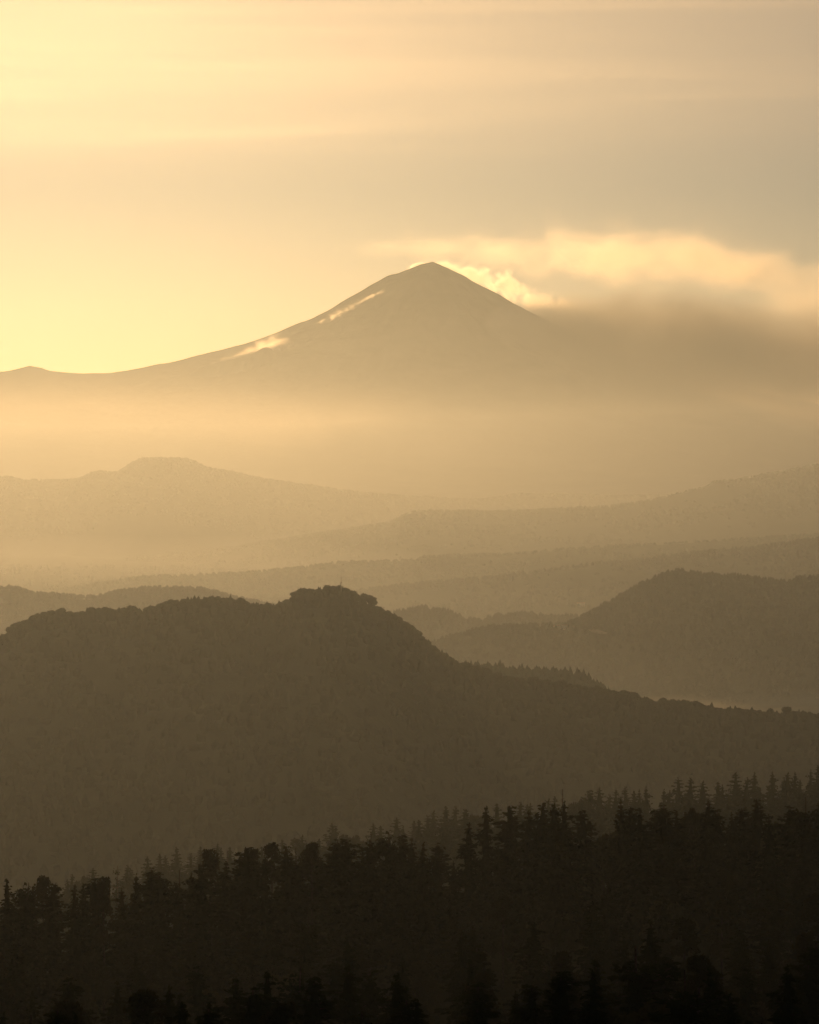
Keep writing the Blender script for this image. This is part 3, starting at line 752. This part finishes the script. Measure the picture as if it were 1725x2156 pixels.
# ------------------------------------------------------------------ trees on the hills
def ico(sub):
    bm = bmesh.new(); bmesh.ops.create_icosphere(bm, subdivisions=sub, radius=1)
    V = np.array([v.co[:] for v in bm.verts]); Fa = np.array([[v.index for v in f.verts] for f in bm.faces]); bm.free()
    return V, Fa
def hill_tree_mesh(seed, leafy=True):
    """round tree about 10 m high for middle distances: lumpy crown with leaf tufts, and a short stem"""
    r = np.random.RandomState(seed)
    Vs, Fs, k = [], [], 0
    V0, F0 = ico(2)
    lobes = []
    nl = r.randint(5, 8)
    for j in range(nl):
        an = j * 2.4 + r.normal(0, .4); q = r.uniform(.2, 2.3)
        c = np.array([q * math.cos(an), q * math.sin(an), 7.3 - .42 * q * q * r.uniform(.6, 1.2)]) + r.normal(0, .25, 3); s = r.uniform(1.3, 2.1)
        V = c + V0 * s * [1.1, 1.1, .85] * (1 + r.normal(0, .13, (len(V0), 1)))
        Vs.append(V); Fs.append(F0 + k); k += len(V); lobes.append((c, s))
    lv = []
    for c, s in lobes:
        n = 46
        D = r.normal(0, 1, (n, 3)); D /= np.linalg.norm(D, axis=1, keepdims=True)
        C = c + D * s * [1.1, 1.1, .85] * r.uniform(.95, 1.22, (n, 1))
        A = r.normal(0, .26, (n, 3)); B = r.normal(0, .26, (n, 3))
        T3 = np.stack([C - A, C + A, C + B + D * .35], 1).reshape(-1, 3)
        Vs.append(T3); Fs.append(np.arange(n * 3).reshape(-1, 3) + k); k += n * 3
    return mesh_np('crown', np.concatenate(Vs), np.concatenate(Fs), smooth=False), tubes_mesh('trunk', [tube([[0, 0, -1], [.1, 0, 2.5], [0, .2, 5.5]], [.32, .25, .15], 5)])
HILL = [hill_tree_mesh(200 + k) for k in range(8)]
for c, t in HILL: c.materials.append(M_HILL); t.materials.append(M_BARK)
def blob(seed, sub=1, rough=.2):
    r = np.random.RandomState(seed); V, Fa = ico(sub)
    V = V * (1 + r.normal(0, rough, (len(V), 1))) * [1, 1, .8]
    V[:, 2] = np.where(V[:, 2] < -.35, -.35, V[:, 2]) + .35
    return V, Fa
BLOB = [blob(k, 1) for k in range(6)]
def oct_blob(seed):
    r = np.random.RandomState(seed)
    n = 6; V = [[math.cos(a) * r.uniform(.8, 1.2), math.sin(a) * r.uniform(.8, 1.2), r.uniform(.1, .35)] for a in np.linspace(0, 6.283, n, endpoint=False)]
    V += [[.55 * math.cos(a + .5) * r.uniform(.7, 1.2), .55 * math.sin(a + .5) * r.uniform(.7, 1.2), r.uniform(.8, 1.1)] for a in np.linspace(0, 6.283, n, endpoint=False)] + [[r.normal(0, .1), r.normal(0, .1), 1.25]]
    Fa = []
    for j in range(n):
        q = (j + 1) % n; Fa += [[j, q, n + q], [j, n + q, n + j], [n + j, n + q, 2 * n]]
    return np.array(V), np.array(Fa)
OCT = [oct_blob(k) for k in range(8)]
def forest(name, pts, protos, mat, label, seed=0):
    """pts (n,5): x, y, z, radius, height -> one joined mesh"""
    r = np.random.RandomState(seed); Vs, Fs, k = [], [], 0
    pts = np.asarray(pts); idx = r.randint(0, len(protos), len(pts)); ang = r.uniform(0, 6.28, len(pts))
    for q, (V, Fa) in enumerate(protos):
        m = np.where(idx == q)[0]
        if not len(m): continue
        c, s = np.cos(ang[m])[:, None], np.sin(ang[m])[:, None]
        R = pts[m, 3][:, None]; Hh = pts[m, 4][:, None]
        X = (V[:, 0] * c - V[:, 1] * s) * R + pts[m, 0][:, None]; Y = (V[:, 0] * s + V[:, 1] * c) * R + pts[m, 1][:, None]; Z = V[:, 2] * Hh + pts[m, 2][:, None]
        Vs.append(np.stack([X, Y, Z], -1).reshape(-1, 3))
        Fs.append((Fa[None] + (np.arange(len(m)) * len(V))[:, None, None]).reshape(-1, 3) + k); k += len(m) * len(V)
    o = link(name, mesh_np(name, np.concatenate(Vs), np.concatenate(Fs), smooth='ridge' in name or 'valley' in name), mat)
    return setp(o, kind='stuff', label=label)

# individual trees along the skyline of the wooded hill
rn = np.random.RandomState(12)
sky_pts = []
px = -40.0
while px < 1770:
    x = wx(px, 2400); D = float(RF.dc(np.array(x))); sky_pts.append((px, rn.uniform(-6, 10)))
    px += rn.uniform(3.5, 12)
for px, off in sky_pts[:290]:
    x = wx(px, 2400); y = float(RF.dc(np.array(x))) + off
    z = float(RF.h(np.array(x), np.array(y)))
    big = rn.rand()
    s = .95 + .45 * float(fbm(np.array(px / 38.), np.array(3.3), 2)) + .28 * (big - .4); s = min(s, 1.14)
    # the rounded knoll and shoulder carry the largest crowns
    if 600 < px < 790 or 180 < px < 300: s *= 1.08
    c, t = HILL[rn.randint(8)]
    e = bpy.data.objects.new('hill_tree', None); col.objects.link(e)
    e.location = (x, y, z); e.rotation_euler = (0, 0, rn.uniform(0, 6.28)); e.scale = (s * rn.uniform(.9, 1.2), s * rn.uniform(.9, 1.2), s * rn.uniform(.85, 1.15))
    where = 'on the knoll of the wooded hill' if 600 < px < 790 else 'on the long shoulder of the wooded hill' if px <= 600 else 'on the falling crest of the wooded hill'
    setp(e, 'round dark tree standing on the skyline ' + where, 'tree', 'skyline trees ' + where)
    link('crown', c, None, e); link('trunk', t, None, e)
# the rest of the wood as one mass
def scatter(R, D, px0, px1, s0, s1, n, rad, hgt, seed, bias=1.0, keep=None):
    r = np.random.RandomState(seed)
    x = wx(r.uniform(px0, px1, n), D); s = s0 + (s1 - s0) * r.rand(n) ** bias
    y = R.dc(x) + s; z = R.h(x, y)
    m = z > 1.0
    if keep is not None: m &= keep(x, y, r)
    x, y, z = x[m], y[m], z[m]
    rd = r.uniform(*rad, len(x)); hh = r.uniform(*hgt, len(x))
    return np.stack([x, y, z - .5, rd, hh], -1)
forest('hill_forest', np.concatenate([scatter(RF, 2400, -300, 2100, 12, -520, 5200, (2.6, 4.6), (4.5, 8.5), 1), scatter(RF, 2400, -60, 1790, 7, -9, 1000, (2.0, 3.4), (3.6, 6.8), 101)]), BLOB, M_HILL, 'dense dark wood covering the slope of the wooded hill', 1)
forest('hill_forest', np.concatenate([scatter(RG, 2950, 560, 1500, 40, -260, 1500, (2.6, 4.2), (5, 9), 2), scatter(RG, 2950, 880, 1330, 3, -3, 120, (2.2, 3.8), (5, 8.5), 22)]), BLOB, M_HILL, 'dense wood on the short spur', 2)
forest('hill_forest', np.concatenate([scatter(RH, 4500, 780, 2300, 25, -600, 8000, (2.8, 4.8), (4.5, 8), 3), scatter(RH, 4500, 840, 2000, 4, -4, 700, (2.4, 4.2), (5, 9.5), 33)]), OCT, M_HILL, 'dense wood covering the steep hill', 3)
forest('hill_forest', np.concatenate([scatter(RI, 5200, 700, 1600, 30, -350, 2200, (3, 5.5), (5, 8), 4), scatter(RI, 5200, 780, 1320, 4, -4, 330, (3, 6), (6, 12), 44)]), OCT, M_HILL, 'wood on the small knoll and shelf', 4)
forest('hill_forest', np.concatenate([scatter(RE, 5600, -200, 900, 30, -450, 2600, (3, 5.5), (5, 8), 5), scatter(RE, 5600, -100, 600, 4, -4, 420, (3, 5), (5, 9), 55)]), OCT, M_HILL, 'wood on the two small hazy hills', 5)
clump = lambda sc, th: (lambda x, y, r: fbm(x / sc, y / sc * .6, 3) + r.normal(0, .15, len(x)) > th)
forest('ridge_forest', np.concatenate([scatter(RD, 7000, 300, 2000, 20, -900, 5000, (4, 7), (5, 9), 6, keep=clump(180, -.1)), scatter(RD, 7000, 600, 1800, 5, -5, 420, (3.5, 7), (4, 10), 66)]), OCT, M_HILL, 'patchy wood along the low rising ridge', 6)
forest('ridge_forest', np.concatenate([scatter(RC, 8300, -200, 2000, 20, -1000, 5000, (4, 8), (5, 9), 7, keep=clump(200, -.05)), scatter(RC, 8300, 60, 1800, 5, -5, 420, (4, 8), (4, 8), 77)]), OCT, M_HILL, 'patchy wood along the low long ridge', 7)
forest('ridge_forest', np.concatenate([scatter(RB, 11000, -200, 2000, 20, -1600, 7000, (5, 9), (6, 10), 8, keep=clump(260, -.1)), scatter(RB, 11000, 300, 1800, 6, -6, 700, (4, 7), (4, 9), 88)]), OCT, M_HILL, 'broken wood along the long ridge with field strips', 8)
forest('ridge_forest', np.concatenate([scatter(RA, 13500, -200, 1700, 30, -1500, 6000, (6, 11), (6, 11), 9), scatter(RA, 13500, -150, 1600, 6, -6, 900, (4, 8), (4, 9), 99)]), OCT, M_HILL, 'fine fringe of trees on the far ridge', 9)

r = np.random.RandomState(77)
gx = r.uniform(-2600, 1800, 9000); gy = r.uniform(4800, 10500, 9000)
m = (np.abs(gx) < gy * .2) & (fbm(gx / 420., gy / 420., 3) + r.normal(0, .12, 9000) > .0)
gx, gy = gx[m], gy[m]
forest('valley_forest', np.stack([gx, gy, ground_h(gx, gy) - .5, r.uniform(4, 8, len(gx)), r.uniform(5, 10, len(gx))], -1), OCT, M_HILL, 'scattered woods on the hazy valley floor', 10)

gx, gy = [], []
while len(gx) < 3600:
    D = 55 + 545 * r.rand() ** .8; x = r.uniform(-1, 1) * D * .16
    gx.append(x); gy.append(D)
gx, gy = np.array(gx), np.array(gy)
forest('undergrowth', np.stack([gx, gy, near_h(gx, gy) - .3, r.uniform(1.2, 2.8, len(gx)), r.uniform(1.2, 3.2, len(gx))], -1), BLOB, M_LEAF, 'dark undergrowth covering the near slope beneath the trees', 11)

# ------------------------------------------------------------------ mast, houses, tracks and field strips
M_STEEL = surf('galvanised_steel', (.16, .16, .15), (.24, .23, .22), 2.0)
M_WALL = surf('pale_plaster', (.38, .36, .32), (.46, .43, .38), .8)
M_TILE = surf('roof_tiles', (.16, .09, .06), (.22, .13, .09), 2.0)
M_DIRT = surf('dirt_track', (.08, .07, .05), (.11, .09, .065), .05)
M_STRAW = surf('straw_field', (.05, .042, .024), (.075, .062, .036), .01)
M_DARKGLASS = surf('dark_opening', (.02, .02, .02), (.03, .03, .03), 1.0)

def hit(R, px, py, y0, y1):
    """first point where a sight line meets a ridge surface"""
    a, b = ray(px, py); ys = np.linspace(y0, y1, 1500)
    d = R.h(a * ys, ys) - (CAM_Z + b * ys)
    k = int(np.argmax(d > 0)) if (d > 0).any() else int(np.argmax(d))
    return a * ys[k], ys[k]

# radio mast on the knoll
mx, my = wx(719, 2400), None
my = float(RF.dc(np.array(mx))) - 3; mz = float(RF.h(np.array(mx), np.array(my)))
top = at(719, 1205, my)[2] - mz
e = bpy.data.objects.new('radio_mast', None); col.objects.link(e); e.location = (mx, my, mz)
setp(e, 'thin lattice radio mast standing among the trees on the knoll', 'mast')
leg_xy = [(.34 * math.cos(a), .34 * math.sin(a)) for a in (.3, 2.4, 4.5)]
for lx, ly in leg_xy:
    link('leg', tubes_mesh('leg', [tube([[lx, ly, -.3], [lx * .8, ly * .8, top * .5], [lx * .5, ly * .5, top * .9]], [.06, .055, .045], 5)]), M_STEEL, e)
br = []
zz = np.arange(.5, top * .9, 1.1)
for i, z in enumerate(zz[:-1]):
    f0 = np.interp(z, [0, top * .5, top * .9], [1, .8, .5]); f1 = np.interp(zz[i + 1], [0, top * .5, top * .9], [1, .8, .5])
    for k in range(3):
        p, q = leg_xy[k], leg_xy[(k + 1) % 3]
        br.append(tube([[p[0] * f0, p[1] * f0, z], [q[0] * f1, q[1] * f1, zz[i + 1]]], [.025, .025], 4))
link('lattice', tubes_mesh('lattice', br), M_STEEL, e)
link('whip_antenna', tubes_mesh('whip_antenna', [tube([[0, 0, top * .89], [0, 0, top]], [.05, .02], 5)]), M_STEEL, e)
for k, (zf, an) in enumerate(((.62, -1.2), (.60, 2.6))):
    c = np.array([.55 * math.cos(an), .55 * math.sin(an), top * zf]); d = np.array([math.cos(an), math.sin(an), 0])
    link('dish', tubes_mesh('dish', [tube([c - d * .12, c, c + d * .18, c + d * .2], [.1, .45, .5, .02], 10)]), M_STEEL, e)

# far farmhouses beside the foot of the steep hill
def house(px, D, R, w, d, h, rot, label):
    x = wx(px, D); y = D; z = float(R.h(np.array(x), np.array(float(y))))
    e = bpy.data.objects.new('farmhouse', None); col.objects.link(e); e.location = (x, y, z); e.rotation_euler = (0, 0, rot)
    setp(e, label, 'house')
    link('wall', box_mesh('wall', (-w / 2, -d / 2, -2.), (w / 2, d / 2, h)), M_WALL, e)
    V = [(-w / 2 - .4, -d / 2 - .4, h + .01), (w / 2 + .4, -d / 2 - .4, h + .01), (w / 2 + .4, d / 2 + .4, h + .01), (-w / 2 - .4, d / 2 + .4, h + .01), (-w / 2 - .4, 0, h + d * .28), (w / 2 + .4, 0, h + d * .28)]
    me = bpy.data.meshes.new('roof'); me.from_pydata(V, [], [(0, 1, 5, 4), (2, 3, 4, 5), (0, 4, 3), (1, 2, 5), (0, 3, 2, 1)])
    link('roof', me, M_TILE, e)
    link('door', box_mesh('door', (-.5, -d / 2 - .06, 0), (.5, -d / 2 - .01, 2.1)), M_DARKGLASS, e)
    for sx in (-1, 1): link('window', box_mesh('window', (sx * w * .3 - .5, -d / 2 - .06, 1.0), (sx * w * .3 + .5, -d / 2 - .01, 2.1)), M_DARKGLASS, e)
house(1174, 4480, RH, 9, 6, 4.5, .3, 'small pale farmhouse on the shelf, beside the taller one')
house(1189, 4470, RH, 8, 6, 6.0, -.2, 'taller pale farmhouse on the shelf at the steep hill foot')
hx, hy = hit(RD, 1224, 1276, 5000, 7200)
house(1224, min(hy, 6500), RD, 14, 9, 5, .1, 'lone white building on the slope below the low rising ridge')

# pale tracks and field strips
def strip(name, R, pxy, width, lift, mat, y0, y1, label):
    P = np.array([hit(R, a, b, y0, y1) for a, b in pxy]); n = 24
    t = np.linspace(0, 1, n); tt = np.linspace(0, 1, len(P))
    cx, cyy = np.interp(t, tt, P[:, 0]), np.interp(t, tt, P[:, 1])
    wv = width * (.35 + .65 * np.sin(np.pi * np.clip(t, .04, .96)) ** .5)
    rows = []
    for s_ in (-.5, 0, .5):
        y = cyy + s_ * wv; rows.append(np.stack([cx, y, R.h(cx, y) + lift], -1))
    o = link(name, mesh_np(name, np.concatenate(rows), grid_faces(3, n)), mat)
    setp(o, kind='structure', label=label)
strip('dirt_track', RH, [(1240, 1332), (1252, 1335), (1280, 1340)], 16, 4.5, M_DIRT, 3500, 4500, 'pale bare track on the flank of the steep hill')
for pts, wd in (([(1211, 1080), (1261, 1080)], 90), ([(1073, 1127), (1090, 1126), (1106, 1125)], 60), ([(1398, 1112), (1428, 1109)], 60), ([(1498, 1078), (1548, 1077)], 80), ([(1153, 1121), (1175, 1120)], 50), ([(880, 1140), (930, 1137)], 50), ([(600, 1166), (650, 1163)], 60)):
    strip('field_strip', RB, pts, wd, 7.0, M_STRAW, 8800, 11000, 'thin pale field strip on the long ridge')
